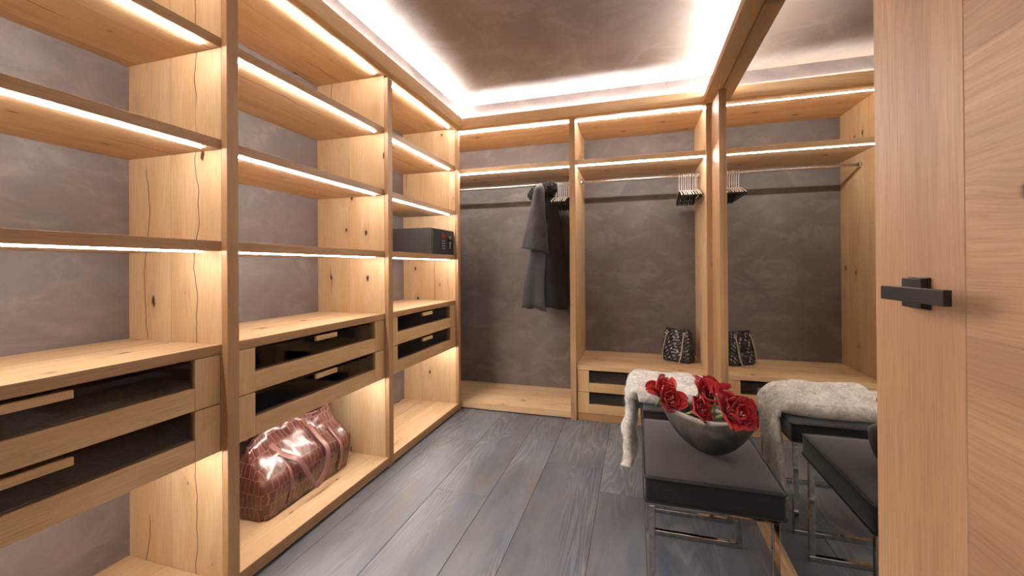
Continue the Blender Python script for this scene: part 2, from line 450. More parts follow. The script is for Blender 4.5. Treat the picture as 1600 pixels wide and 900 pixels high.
def drawer_box(par, axis, a0, a1, f, z0, z1, zr, depth, hw=.066):
    """axis 'y': front faces +X at X=f, runs a0..a1 along Y;  axis 'x': front faces -Y at Y=f, runs along X"""
    def P(name, a, b, d0, d1, z_0, z_1, mat, parent, bev=.001):
        # d measured from front face inwards
        if axis == 'y': return bx(name, f-d1, f-d0, a, b, z_0, z_1, mat, parent, bev)
        return bx(name, a, b, f+d0, f+d1, z_0, z_1, mat, parent, bev)
    up, ln = QZ, (QY if axis == 'y' else QX)
    st = .086
    body = MB()
    def add(a, b, d0, d1, z_0, z_1):
        if axis == 'y': body.box(f-d1, f-d0, a, b, z_0, z_1, .0008)
        else: body.box(a, b, f+d0, f+d1, z_0, z_1, .0008)
    add(a0+.02, a0+.032, .022, depth, z0+.012, zr+.055); add(a1-.032, a1-.02, .022, depth, z0+.012, zr+.055)
    add(a0+.02, a1-.02, depth-.012, depth, z0+.012, zr+.055)
    dr = build(body, 'drawer', WOODD, par)
    P('drawer_bottom', a0+.032, a1-.032, .022, depth-.012, zr-.006, zr+.002, DARKI, dr)
    P('stile', a0+.0015, a0+st, 0, .021, z0, z1, up, dr); P('stile', a1-st, a1-.0015, 0, .021, z0, z1, up, dr)
    P('rail', a0+st+.0003, a1-st-.0003, .0004, .021, z0, zr, ln, dr)
    g = P('glass_pane', a0+st-.004, a1-st+.004, .008, .013, zr-.003, z1-.012, GLASS, dr, 0)
    c = (a0+a1)/2
    P('handle', c-hw, c+hw, -.006, .0075, z1-.030, z1-.009, ln, dr, .0015)
    return dr

def left_bay(y0, y1, label, loc, near_panel=False, post_w=.044, ledB=True):
    """y0..y1 clear width; side panel and post beyond y1"""
    t = thing('shelving_unit', label, 'shelves', (XL, (y0+y1)/2, 0), 'lit oak shelving bays along the left wall')
    def panel(ya, yb):
        p = bx('side_panel', XW, XS-.0005, ya, yb, 0, ZT+.03, WZ, t)
        bx('post', XS, XL, ya, yb, 0, 2.1938, PZ, t, .0015)
    panel(y1, y1+post_w)
    if near_panel: panel(y0-post_w, y0)
    e = .0008
    for z1_, th in ((1.912, .033), (1.562, .033), (1.214, .034)):
        s = bx('shelf', XW, XS-.003, y0+e, y1-e, z1_-th, z1_, WY, t)
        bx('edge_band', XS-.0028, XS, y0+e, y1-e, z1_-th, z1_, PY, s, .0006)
        led_y(s, -1.393, y0+.003, y1-.045, z1_-th-.0012)
    s = bx('top_board', XW, XL-.001, y0+e, y1-e, ZT, ZT+.03, WY, t)
    led_y(s, -1.393, y0+.003, y1-.045, ZT-.0012)
    s = bx('counter', XW, XS-.003, y0+e, y1-e, .829, .861, WY, t)
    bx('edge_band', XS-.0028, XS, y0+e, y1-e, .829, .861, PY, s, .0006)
    b = bx('base_shelf', XW, XL-.005, y0+e, y1-e, .008, .053, WY, t)
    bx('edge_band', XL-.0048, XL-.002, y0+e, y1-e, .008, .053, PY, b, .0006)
    bx('plinth', XW+.02, XL-.012, y0+e, y1-e, 0., .0078, GAPM, b, 0)
    hw = .066
    drawer_box(t, 'y', y0+.002, y1-.002, XS-.003, .662, .8265, .735, .43, .066)
    drawer_box(t, 'y', y0+.002, y1-.002, XS-.003, .497, .6585, .567, .43, .066)
    s = bx('drawer_housing_floor', XW, XS-.03, y0+e, y1-e, .486, .500, WY, t)
    led_y(s, -1.405, y0+.003, y1-.045, .485)
    return t

u1 = left_bay(.158, 1.071, 'near oak shelving bay at the left edge, its lower compartment empty', 0, True)
u2 = left_bay(1.115, 2.030, 'middle oak shelving bay, brown leather bag in its lower compartment', 0)
u3 = left_bay(2.076, 2.980, 'far corner oak shelving bay holding the small black safe', 0, post_w=.040)

def back_unit(x0, x1, label, kind, posts, group='lit oak wardrobe bays on the back wall'):
    t = thing('open_wardrobe', label, 'wardrobe', ((x0+x1)/2, YB, 0), group)
    for (pa, pb, full) in posts:
        bx('side_panel', pa, pb, YS, YW, 0, ZT+.03, WZ, t)
        bx('post', pa, pb, YB, YS-.0005, 0, 2.1938, PZ, t, .0015)
    e = .0008
    s = bx('top_board', x0+e, x1-e, YB, YW, ZT, ZT+.03, WX, t)
    xa = max(x0, -1.80)
    led_x(s, 3.095, xa+.003, x1-.01, ZT-.0012)
    s = bx('shelf', x0+e, x1-e, YS, YW, 1.866, 1.900, WX, t)
    led_x(s, 3.075, xa+.003, x1-.01, 1.8648)
    r = MB(); r.tube([(x0+.002, 3.30, 1.787), (x1-.002, 3.30, 1.787)], .0095, 12)
    rail = build(r, 'clothes_rail', STEEL, t, True)
    for xe, sg in ((x0, 1), (x1, -1)):
        m = MB(); m.tube([(xe+sg*.001, 3.30, 1.787), (xe+sg*.016, 3.30, 1.787)], .017, 14)
        build(m, 'rail_socket', STEEL, rail, True)
    return t
w1 = back_unit(XW+.001, -.4655, 'tall oak wardrobe bay with the dark coat on its rail', 'hang', [(-.465, -.4235, 1)])
b = bx('base_shelf', XW+.002, -.466, YS-.004, YW, .008, .055, WX, w1)
bx('plinth', XW+.002, -.466, YS+.01, YW-.01, 0, .0078, GAPM, b, 0)
w2 = back_unit(-.423, .452, 'oak wardrobe bay with glass drawers under a quilted handbag', 'bag', [(.4525, .4935, 1)])
bx('counter', -.4222, .4512, YS-.004, YW, .366, .398, WX, w2)
drawer_box(w2, 'x', -.421, .450, YS-.001, .2085, .3635, .273, .50, .078)
drawer_box(w2, 'x', -.421, .450, YS-.001, .0535, .2055, .120, .50, .078)
bx('plinth', -.4222, .4512, YS+.002, YW, 0., .051, PX, w2)

# ------------------------------------------------------------------ mirror on the right wall
mir = thing('wall_mirror', 'large oak-framed mirror covering the right wall behind the stools', 'mirror', (XM, 1.5, 0))
bx('mirror_glass', XM, XM+.010, .05, 2.775, .066, 2.188, MIRROR, mir, 0)
bx('bottom_frame', .494, XM+.010, .05, 2.765, 0, .065, PY, mir)
bx('side_frame', .486, XM+.010, 2.765, YB-.001, 0, 2.1895, PZ, mir)
bx('side_frame', .486, XM+.010, .0, .049, 0, 2.1895, PZ, mir)

# ------------------------------------------------------------------ open door leaf
door = bpy.data.objects.new('door_1', None); COL.objects.link(door); door.location = (.42, -.03, 0); BASES['door_1'] = (.42, -.03, 0)
struct(door, 'open oak door leaf folded back beside the mirror')
bx('stile', .400, .440, .6685, .875, .004, 2.13, DZ, door, .0015)
bx('stile', .400, .440, -.03, .17, .004, 2.13, DZ, door, .0015)
bx('panel', .4008, .4392, .1690, .6690, .15, 1.98, DY, door, .0004)
bx('rail', .400, .440, .1703, .6682, .004, .1497, DY, door, .001)
bx('rail', .400, .440, .1703, .6682, 1.9803, 2.13, DY, door, .001)
h = bx('door_handle', .3965, .3999, .732, .780, 1.055, 1.101, BLACKM, door, .0006)
bx('rose', .3885, .3964, .7335, .7785, 1.0565, 1.0995, BLACKM, h, .0008)
m = MB(); m.tube([(.3885, .753, 1.078), (.364, .753, 1.078)], .0085, 16); build(m, 'neck', CHROME, h, True)
bx('lever', .3555, .3645, .630, .764, 1.0685, 1.0885, BLACKM, h, .0008)

# ------------------------------------------------------------------ safe
sf = thing('electronic_safe', 'small charcoal safe with red display on the corner bay shelf', 'safe', (-1.55, 2.80, 1.2145))
bx('body', -1.72, -1.379, 2.63, 2.974, 1.2145, 1.402, SAFE, sf, .003)
d = bx('door', -1.3788, -1.3705, 2.632, 2.972, 1.2165, 1.400, SAFEF, sf, .002)
k = bx('keypad', -1.3704, -1.3675, 2.755, 2.825, 1.240, 1.372, KEYM, d, .001)
bx('display', -1.3674, -1.3665, 2.762, 2.818, 1.335, 1.362, REDD, d, 0)
mk = MB()
for i in range(3):
    for j in range(4):
        mk.box(-1.3674, -1.3668, 2.764+i*.020, 2.776+i*.020, 1.256+j*.019, 1.264+j*.019, 0)
build(mk, 'key_print', SILVER, d)
m = MB(); m.lathe([(.001, 0), (.021, 0), (.021, .012), (.017, .018), (.001, .018)], seg=20)
for v in m.bm.verts: v.co = Vector((-1.3704+v.co.z, 2.895+v.co.x, 1.335+v.co.y))
build(m, 'knob', KEYM, d, True)
m = MB(); m.tube([(-1.366, 2.895, 1.345), (-1.364, 2.892, 1.30), (-1.366, 2.896, 1.262)], .005, 8); build(m, 'knob_handle', SILVER, d, True)

# ------------------------------------------------------------------ hangers
def make_hanger():
    t = thing('clothes_hanger', 'x', 'hanger', (0, 0, 0), 'x')
    P = [(0, .022, .008), (0, .018, .016), (0, .008, .0225), (0, -.006, .0225), (0, -.016, .012), (0, -.0145, -.004), (0, -.004, -.022), (0, 0, -.05), (0, 0, -.105)]
    m = MB(); m.tube(catmull(P, 5), .0022, 7); build(m, 'hook', WHITEW, t, True)
    sh = [(0, -.21, -.165), (0, -.18, -.150), (0, -.10, -.122), (0, -.03, -.106), (0, 0, -.103), (0, .03, -.106), (0, .10, -.122), (0, .18, -.150), (0, .21, -.165)]
    m = MB(); m.tube(catmull(sh, 4), .0045, 8); build(m, 'shoulder_top', WHITEW, t, True)
    m = MB(); pts = catmull(sh, 4); m.tube([p+Vector((0, 0, -.010)) for p in pts], .006, 8, flat=(.009, .022)); build(m, 'shoulder_bar', HANGD, t, True)
    m = MB(); m.tube([(0, -.20, -.175), (0, .20, -.175)], .0035, 8); build(m, 'trouser_bar', HANGD, t, True)
    return t
hg = make_hanger()
RZ = 1.787
rr = random.Random(5)
xsA = [-.617, -.594, -.580, -.565, -.549, -.531, -.513]
xsB = [.309, .325, .339, .353, .369, .384, .403, .418, .431]
order = 'outermost,second,third,fourth,fifth,sixth,seventh,eighth,ninth'.split(',')
first = True
for arr, lab, grp in ((xsA, 'empty cream wire-hooked hanger, {} of the row right of the coat', 'empty hangers beside the coat'),
                      (xsB, 'empty cream wire-hooked hanger, {} from the left on the rail above the handbag', 'empty hangers above the handbag')):
    for i, x in enumerate(arr):
        o = hg if first else copy_tree(hg)
        first = False
        o.location = (x, 3.30, RZ-.0095+.0001-.0010); o.rotation_euler = (0, 0, rr.uniform(-.012, .012))
        w = ['first', 'second', 'third', 'fourth', 'fifth', 'sixth', 'seventh', 'eighth', 'ninth'][i]
        o['label'] = lab.format(w) if arr is xsB else 'empty cream wire-hooked hanger, {} to the right of the dark coat'.format(w)
        o['group'] = grp

# ------------------------------------------------------------------ coat
ct = thing('winter_coat', 'charcoal wool coat with a black fur collar hanging on the wardrobe rail', 'coat', (-.69, 3.30, 1.787))
def loft(m, rings, uvf=None): return m.grid(rings, closev=True)
def coat_body():
    m = MB(); rings = []
    N = 64
    levels = 30
    for i in range(levels+1):
        f = i/levels; z = 1.735-f*.935
        hx = .030+.045*smoothstep(0, .08, f)+.085*f
        hy = .03+.165*smoothstep(-.02, .16, f)+.03*f
        cx = -.700-.008*f+.03*smoothstep(0, 1, f); cy = 3.30+.0*f
        ring = []
        for k in range(N):
            a = 2*PI*k/N; ca, sa = math.cos(a), math.sin(a)
            fold = 1+(.10*f)*math.sin(5*a+1.2+f*1.5)+(.05*f)*math.sin(9*a-.6)
            x = cx+hx*math.copysign(abs(ca)**.8, ca)*fold; y = cy+hy*math.copysign(abs(sa)**.8, sa)*(1+.03*f*math.sin(3*a))
            zz = z-(.055*abs(sa)**1.5)*(1-f)*smoothstep(0, .1, f) + (.012*math.sin(3*a)*f*f)
            ring.append(Vector((x, y, zz)))
        rings.append(ring)
    loft(m, rings); return m
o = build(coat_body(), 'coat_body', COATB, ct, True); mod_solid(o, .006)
def sleeve(yc, sgn, name):
    m = MB(); rings = []; N = 40
    for i in range(25):
        f = i/24; z = 1.757-f*.510
        if f < .08: q = smoothstep(-.05, .09, f)
        else: q = 1
        rx = (.031+.056*f+.010*f*f)*q; ry = (.036+.030*f)*q
        cx = -.700-.052*f+.012*f*f; cy = yc+sgn*(-.012*f)+.03*(1-q)
        ring = []
        for k in range(N):
            a = 2*PI*k/N
            fo = 1+.06*f*math.sin(4*a+2*f)+.03*math.sin(7*a+9*f)*f
            ring.append(Vector((cx+rx*math.cos(a)*fo, cy+ry*math.sin(a)*fo, z-.022*f*math.cos(a)*1.1-.008*f*math.sin(2*a))))
        rings.append(ring)
    loft(m, rings)
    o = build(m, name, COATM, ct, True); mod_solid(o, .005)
    return o
sleeve(3.085, 1, 'sleeve'); sleeve(3.515, -1, 'sleeve')
# front flap (lighter skirt facing the room)
m = MB(); rows = []
for i in range(24):
    f = i/23; row = []
    for j in range(26):
        g = j/25; x = (-.705-.135*smoothstep(0, 1, .25+.75*f)+.0) + g*(.085+.105*f)
        y = 3.30-.205-.025*f-.012*math.sin(g*7+1.3*f)*f-.02*math.sin(g*PI)
        row.append(Vector((x, y, 1.45-f*.645+.012*math.sin(g*4)-.018*g*f)))
    rows.append(row)
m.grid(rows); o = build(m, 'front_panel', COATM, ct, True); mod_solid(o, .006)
m = MB(); rf = random.Random(2)
for i in range(30):
    a = i/30*2*PI
    c = (-.706+.066*math.cos(a), 3.205+.070*math.sin(a), 1.704+.012*math.cos(2*a)+.026*math.cos(a)-.01*math.sin(a))
    vs = m.sphere(c, .044, 3)
    for v in vs:
        d = (v.co-Vector(c)); v.co += d*(noise.noise(v.co*120)*.55)
for i in range(1400):
    a = rf.uniform(0, 2*PI); b = rf.uniform(0, 2*PI)
    c = Vector((-.706+.066*math.cos(a), 3.205+.070*math.sin(a), 1.704+.012*math.cos(2*a)+.026*math.cos(a)-.01*math.sin(a)))
    d = Vector((math.cos(a)*math.cos(b), math.sin(a)*math.cos(b), math.sin(b)))
    p = c+d*.036; q = c+d*rf.uniform(.050, .066)+Vector((rf.uniform(-.008, .008), rf.uniform(-.008, .008), rf.uniform(-.014, .002)))
    s_ = Vector((rf.uniform(-1, 1), rf.uniform(-1, 1), rf.uniform(-1, 1))).normalized()*.0016
    m.bm.faces.new([m.bm.verts.new(p-s_), m.bm.verts.new(p+s_), m.bm.verts.new(q)])
build(m, 'fur_collar', FUR, ct)
m = MB(); m.tube([(-.70, 3.30+p[1], RZ-.0095+p[2]) for p in [(0, .022, .007), (0, .012, .0205), (0, -.006, .0215), (0, -.0155, .010), (0, -.012, -.006), (0, 0, -.03), (0, 0, -.09)]], .0022, 8)
build(m, 'hanger_hook', WHITEW, ct, True)

# ------------------------------------------------------------------ quilted handbag
hb = thing('quilted_handbag', 'black quilted leather handbag with gold chain on the wardrobe counter', 'handbag', (.300, 3.375, .398))
hb.rotation_euler = (0, 0, math.radians(-32)); BASES[hb.name] = (0, 0, 0)
def bagsurf():
    m = MB(); W, D, H = .215, .105, .238; rings = []; NZ = 84; NP = 280
    for i in range(NZ+1):
        f = i/NZ; z = f*H+.001; arc = 0.; lastp = None
        w = W*(1.04-.16*f**1.5); d = D*(1.05-.62*f**1.2)
        ring = []; w2, d2 = w/2, d/2
        for k in range(NP):
            a = 2*PI*k/NP; ca, sa = math.cos(a), math.sin(a)
            x = w2*math.copysign(abs(ca)**.45, ca); y = d2*math.copysign(abs(sa)**.45, sa)
            s_ = x*1.0 if abs(sa) > .4 else y
            if lastp is not None: arc += math.hypot(x-lastp[0], y-lastp[1])
            lastp = (x, y); per = arc
            u = (per+z)/.044; v = (per-z)/.044
            puff = .0085*(abs(math.sin(PI*u))*abs(math.sin(PI*v)))**.7
            nrm = Vector((ca, sa, 0))
            edge = 1-.12*smoothstep(.92, 1., f)-.10*(1-smoothstep(0, .06, f))
            ring.append(Vector((x*edge, y*edge, z))+nrm*(puff-.001))
        rings.append(ring)
    V = m.grid(rings, closev=True)
    m.bm.faces.new(V[0][::-1]); m.bm.faces.new(V[-1])
    return m
build(bagsurf(), 'bag_body', QUILT, hb, True)
m = MB(); m.tube([(-.095, 0, .240), (.095, 0, .240)], .004, 8); build(m, 'bag_rim', QUILT, hb, True)
m = MB()
for x in (-.072, .062):
    P = [Vector((x+.010*math.cos(2*PI*k/12), -.032, .214+.010*math.sin(2*PI*k/12))) for k in range(12)]
    m.tube(P, .0026, 6, closed=True)
build(m, 'eyelet', CHAIN, hb, True)
cp = catmull([(-.072, -.034, .208), (-.080, -.046, .16), (-.090, -.055, .10), (-.092, -.064, .045), (-.078, -.080, .010), (-.040, -.100, .006), (.0, -.125, .006), (.048, -.118, .007), (.052, -.090, .012), (.050, -.066, .05), (.055, -.056, .10), (.058, -.044, .16), (.062, -.034, .208)], 12)
m = MB(); L = 0; acc = 0; i0 = 0; step = .0085; last = cp[0]; idx = 0
for a, b_ in zip(cp, cp[1:]):
    acc += (b_-a).length
    if acc >= step:
        acc = 0; t = (b_-a).normalized(); up = Vector((0, 0, 1)) if abs(t.z) < .9 else Vector((1, 0, 0))
        w = t.cross(up).normalized(); n2 = w.cross(t); q = w if idx % 2 else n2; idx += 1
        m.tube([b_+t*.0068*math.cos(2*PI*k/10)+q*.0042*math.sin(2*PI*k/10) for k in range(10)], .0019, 5, closed=True)
build(m, 'chain_strap', CHAIN, hb, True)

# ------------------------------------------------------------------ leather weekend bag
db = thing('weekend_bag', 'brown crocodile-pattern leather weekend bag on the middle bay floor', 'bag', (-1.62, 1.60, .053))
def duffel():
    m = MB(); rings = []; NY = 60; NP = 96
    y0, y1 = 1.365, 1.895
    prof = []
    for i in range(NY+1):
        f = i/NY; y = y0+(y1-y0)*f
        endf = smoothstep(0, .03, f)*smoothstep(0, .03, 1-f)
        H = (.318+.030*math.sin(PI*min(1, f*1.15)))*(1-.05*(1-endf))
        if f > .9: H += .02*smoothstep(.9, 1, f)
        xc = -1.625-.01*f; wb = .130*(.92+.08*endf); 
        ring = []
        for k in range(NP):
            a = 2*PI*k/NP
            # section: v from bottom front up over ridge to bottom back
            t = k/NP
            if t < .22:      # bottom, back -> front
                q = t/.22; x = -wb+2*wb*q; z = .0
            elif t < .60:    # front side up to ridge
                q = (t-.22)/.38; x = wb*(1+.20*math.sin(PI*min(1, q*1.5)*.95))*(1-smoothstep(.40, 1., q)**1.0*.93); z = H*(q**.92)
            else:
                q = 1-(t-.60)/.40; x = -wb*(1+.12*math.sin(PI*min(1, q*1.5)))*(1-smoothstep(.40, 1., q)*.93); z = H*(q**.92)
            bulge = .022*math.sin(PI*min(1, max(0, z/H*1.35)))*(1-endf)
            p = Vector((xc+x*(.90+.10*endf), y, .0545+z))
            sl = smoothstep(.35, .8, z/H)
            n1 = noise.noise(p*9.)*.020*sl+noise.noise(p*22.)*.008*sl
            p.x += n1; p.z += noise.noise(Vector((p.y*9, p.x*7, 3.)))*.018*sl
            # ends lean inward towards the top
            p.y += (-.035*(z/H)**2*(1-smoothstep(.0, .25, f)))*(-1) - .0*f
            p.y -= .010*math.sin(PI*z/H)*(1-smoothstep(0, .12, f))
            ring.append(p)
        rings.append(ring)
    per = [0.]
    mid = rings[NY//2]
    for k in range(1, NP+1): per.append(per[-1]+(mid[k % NP]-mid[k-1]).length)
    uv = lambda a, b: ((y0+(y1-y0)*a/NY), per[b])
    V = m.grid(rings, closev=True, uv=uv)
    lay = m.bm.loops.layers.uv.verify()
    # rounded end caps made of inset rings
    for ei, sgn in ((0, -1), (NY, 1)):
        prev = V[ei]; base = [v.co.copy() for v in prev]; cen = sum(base, Vector())/NP
        for s_, push in ((.975, .006), (.88, .010), (.7, .012), (.45, .013), (.2, .013), (.02, .013)):
            cur = []
            for p in base:
                q = cen+(p-cen)*s_; q.y = p.y*s_+cen.y*(1-s_)+sgn*push
                q += Vector((0, 1, 0))*noise.noise(q*14)*.008
                cur.append(m.bm.verts.new(q))
            for k in range(NP):
                fce = m.bm.faces.new([prev[k], prev[(k+1) % NP], cur[(k+1) % NP], cur[k]])
                for lp in fce.loops: lp[lay].uv = (lp.vert.co.x, lp.vert.co.z)
            prev = cur
    return m
def fixuv(o): pass
o = build(duffel(), 'bag_body', CROC, db, True)
# zip ridge, seams, handles
def ridge(y): 
    f = (y-1.365)/.53
    return .318+.030*math.sin(PI*min(1, f*1.15))+.0545
m = MB(); m.tube([(-1.628+.004*math.sin(y*30), y, ridge(y)+.006+.004*math.sin(y*22)) for y in [1.38+.02*i for i in range(26)]], .006, 8, flat=(.022, .008)); build(m, 'zip_band', STRAPM, db, True)
def side_pt(y, zf, out=.004):
    wb = .13; H = ridge(y)-.0545; q = zf
    x = wb*(1+.20*math.sin(PI*min(1, q*1.5)*.95))*(1-smoothstep(.40, 1., q)*.93)
    return Vector((-1.630+x+out, y, .0545+H*q**.92))
for ys_ in (1.478, 1.80):
    m = MB(); m.tube([side_pt(ys_, q/20, .005) for q in range(1, 15)], .003, 8, flat=(.016, .006, (1, 0, 0))); build(m, 'seam_strip', STRAPM, db, True)
def handle(yA, yB, xo, drop, back=False):
    A = side_pt(yA, .80, .004); Bp = side_pt(yB, .80, .004)
    P = [A, side_pt(yA+.015, .66, .016), Vector((-1.462+xo, yA+.045, .25)), Vector((-1.448+xo, yA+.085, .165)), Vector((-1.440+xo, (yA+yB)/2+.01, drop)),
         Vector((-1.448+xo, yB-.035, .150)), Vector((-1.462+xo, yB-.008, .23)), side_pt(yB-.005, .66, .016), Bp]
    m = MB(); m.tube(catmull(P, 8), .004, 10, flat=(.026, .006, (1, .0, .25))); return m
o = build(handle(1.47, 1.70, 0, .105), 'handle', STRAPM, db, True)
m = MB(); P = [Vector((-1.70, 1.47, .33)), Vector((-1.69, 1.49, .375)), Vector((-1.675, 1.56, .40)), Vector((-1.67, 1.64, .405)), Vector((-1.68, 1.70, .38)), Vector((-1.70, 1.72, .33))]
m.tube(catmull(P, 8), .004, 10, flat=(.024, .006, (1, 0, .2))); build(m, 'handle', BAGD, db, True)

# ------------------------------------------------------------------ stools
def make_stool(label):
    t = thing('upholstered_stool', label, 'stool', (0, 0, 0), 'velvet stools in front of the mirror')
    W, D, z0, z1 = .385, .515, .390, .470
    m = MB(); m.box(-W/2, W/2, -D/2, D/2, z0, z1, .012, 4)
    bmesh.ops.subdivide_edges(m.bm, edges=[e for e in m.bm.edges if e.calc_length() > .2], cuts=14, use_grid_fill=True)
    for v in m.bm.verts:
        if v.co.z > z1-.002:
            fx = max(0, 1-(abs(v.co.x)/(W/2))**4); fy = max(0, 1-(abs(v.co.y)/(D/2))**4)
            v.co.z += .006*fx*fy
    o = build(m, 'seat', VELVET, t, True)
    for zz in (z1-.004, z0+.004):
        P = []; r = .014
        for cx, cy, a0 in ((W/2-r, D/2-r, 0), (-W/2+r, D/2-r, PI/2), (-W/2+r, -D/2+r, PI), (W/2-r, -D/2+r, 1.5*PI)):
            for k in range(7):
                a = a0+k/6*PI/2; P.append((cx+(r+.0015)*math.cos(a), cy+(r+.0015)*math.sin(a), zz))
        m = MB(); m.tube(P, .0032, 8, closed=True); build(m, 'piping', PIPING, o, True)
    for yy in (-D/2+.022, D/2-.034):
        fr = MB(); q = .019; x0, x1 = -W/2+.012, W/2-.012
        fr.box(x0, x1, yy, yy+q, z0-q, z0-.0005, .002, 2)
        f = build(fr, 'frame_rail', CHROME, t)
        a = MB(); a.box(x0, x0+q, yy, yy+q, q, z0-q, .002, 2); build(a, 'leg', CHROME, t)
        a = MB(); a.box(x1-q, x1, yy, yy+q, q, z0-q, .002, 2); build(a, 'leg', CHROME, t)
        a = MB(); a.box(x0, x1, yy, yy+q, .0002, q, .002, 2); build(a, 'floor_rail', CHROME, t)
    return t
s1 = make_stool('near black velvet stool with the metal bowl of red flowers on it')
s1.location = (.2125, 1.603, 0)
s2 = copy_tree(s1); s2.location = (.2125, 2.225, 0)
s2['label'] = 'far black velvet stool draped with the pale mohair throw'

# ------------------------------------------------------------------ throw
th = thing('mohair_throw', 'pale greige mohair throw draped over the far stool', 'blanket', (.21, 2.23, .47))
path = catmull([(-.066, .150), (-.052, .20), (-.060, .28), (-.046, .36), (-.044, .43), (-.056, .485), (-.026, .530), (.04, .538), (.13, .532), (.22, .535), (.31, .532), (.385, .520), (.428, .478), (.437, .41), (.432, .33), (.428, .25), (.424, .19), (.42, .14)] and
               [Vector((a, b, 0)) for a, b in ((-.066, .150), (-.052, .20), (-.060, .28), (-.046, .36), (-.044, .43), (-.056, .485), (-.026, .530), (.04, .538), (.13, .532), (.22, .535), (.31, .532), (.385, .520), (.428, .478), (.437, .41), (.432, .33), (.428, .25), (.424, .19), (.42, .14))], 7)
NU = len(path)-1; NV = 60
def throw_pt(i, j, side=1):
    f = i/NU; g = j/NV; p = path[i]
    nx = path[min(i+1, NU)]-path[max(i-1, 0)]; n = Vector((-nx.y, nx.x, 0)).normalized()
    if n.y < 0 and .3 < f < .7: n = -n
    top = smoothstep(.30, .42, f)*smoothstep(.30, .42, 1-f)
    ya = 2.045+.02*math.sin(f*9)+ (1-top)*.03-.075*smoothstep(.70, .85, f); yb = 2.43-(1-top)*.06*smoothstep(0, .3, f)-(1-smoothstep(0, .28, f))*.20 - (1-smoothstep(0, .28, 1-f))*.10
    y = ya+(yb-ya)*g
    q = Vector((p.x, y, p.y))
    w = .012*math.sin(g*11+3*f+1.5*math.sin(f*6))+.010*noise.noise(Vector((p.x*14, y*11, p.y*12)))*2+.004*noise.noise(Vector((p.x*50, y*50, p.y*50)))
    edge = smoothstep(0, .10, g)*smoothstep(0, .10, 1-g)
    nn = Vector((n.x, 0, n.y))
    if f < .3: nn = Vector((-1, 0, 0))
    elif f > .72: nn = Vector((1, 0, 0))
    else: nn = Vector((0, 0, 1))
    q += nn*(w*.9*(.5+.5*edge))
    if f < .04: q.z += .03*noise.noise(Vector((0, y*16, 0)))
    return q
inset = .014
m = MB(); rows = [[throw_pt(i, j) for j in range(NV+1)] for i in range(NU+1)]
# thick folded blanket: outer sheet, rolled edges and inner sheet in one closed surface
def inner(i, j):
    p = throw_pt(i, j).copy(); f = i/NU
    lim = 1.
    if f < .30: q = Vector((p.x+.040, p.y, p.z))
    elif f > .72: q = Vector((min(p.x-.018, .412+.004), p.y, p.z)); q.x = max(q.x, .409)
    else: q = Vector((min(max(p.x, .0), .41), p.y, .4785 if .0 < p.x < .41 else p.z-.02))
    if f < .30: q.x = min(q.x, .0165)
    return q
closed = []
for i in range(NU+1):
    out = [throw_pt(i, j) for j in range(NV+1)]
    inn = [inner(i, j) for j in range(NV, -1, -1)]
    e1 = (out[-1]+inn[0])/2+Vector((0, .012, 0)); e0 = (out[0]+inn[-1])/2-Vector((0, .012, 0))
    closed.append([e0]+out+[e1]+inn)
V = m.grid(closed, closev=True)
m.bm.faces.new(V[0][::-1]); m.bm.faces.new(V[-1])
build(m, 'blanket', THROW, th, True)
m = MB(); rf = random.Random(9)
def fibre(p, d, L, w=.0006):
    q = p+d*L*.5+Vector((rf.uniform(-1, 1), rf.uniform(-1, 1), rf.uniform(-1, 1)))*L*.25; e = p+d*L+Vector((rf.uniform(-1, 1), rf.uniform(-1, 1), rf.uniform(-1, 1)))*L*.45
    s_ = Vector((rf.uniform(-1, 1), rf.uniform(-1, 1), rf.uniform(-1, 1))).normalized()*w
    a = m.bm.verts.new(p-s_); b = m.bm.verts.new(p+s_); c = m.bm.verts.new(q+s_*.8); d_ = m.bm.verts.new(q-s_*.8); e_ = m.bm.verts.new(e)
    m.bm.faces.new([a, b, c, d_]); m.bm.faces.new([d_, c, e_])
for _ in range(9000):
    i = rf.randrange(1, NU-1); j = rf.randrange(0, NV)
    p = rows[i][j].lerp(rows[i+1][j+1], rf.random()); f = i/NU
    d = Vector((-1, -.2, 0)) if f < .3 else (Vector((1, -.2, 0)) if f > .72 else Vector((0, -.2, 1)))
    fibre(p-d.normalized()*.002, (d+Vector((rf.uniform(-1, 1), rf.uniform(-1, 1), rf.uniform(-1, 1)))*.8).normalized(), rf.uniform(.006, .014))
o = build(m, 'mohair_pile', THROW, th); o['kind'] = 'stuff'
m = MB()
for k in range(150):
    j = rf.randrange(0, NV+1); end = k % 2
    p = rows[0 if end else NU][j]; fibre(p+Vector((0, 0, .004)), Vector((rf.uniform(-.3, .3), rf.uniform(-.3, .3), -1)).normalized(), rf.uniform(.02, .05), .0012)
o = build(m, 'fringe', THROW, th); o['kind'] = 'stuff'

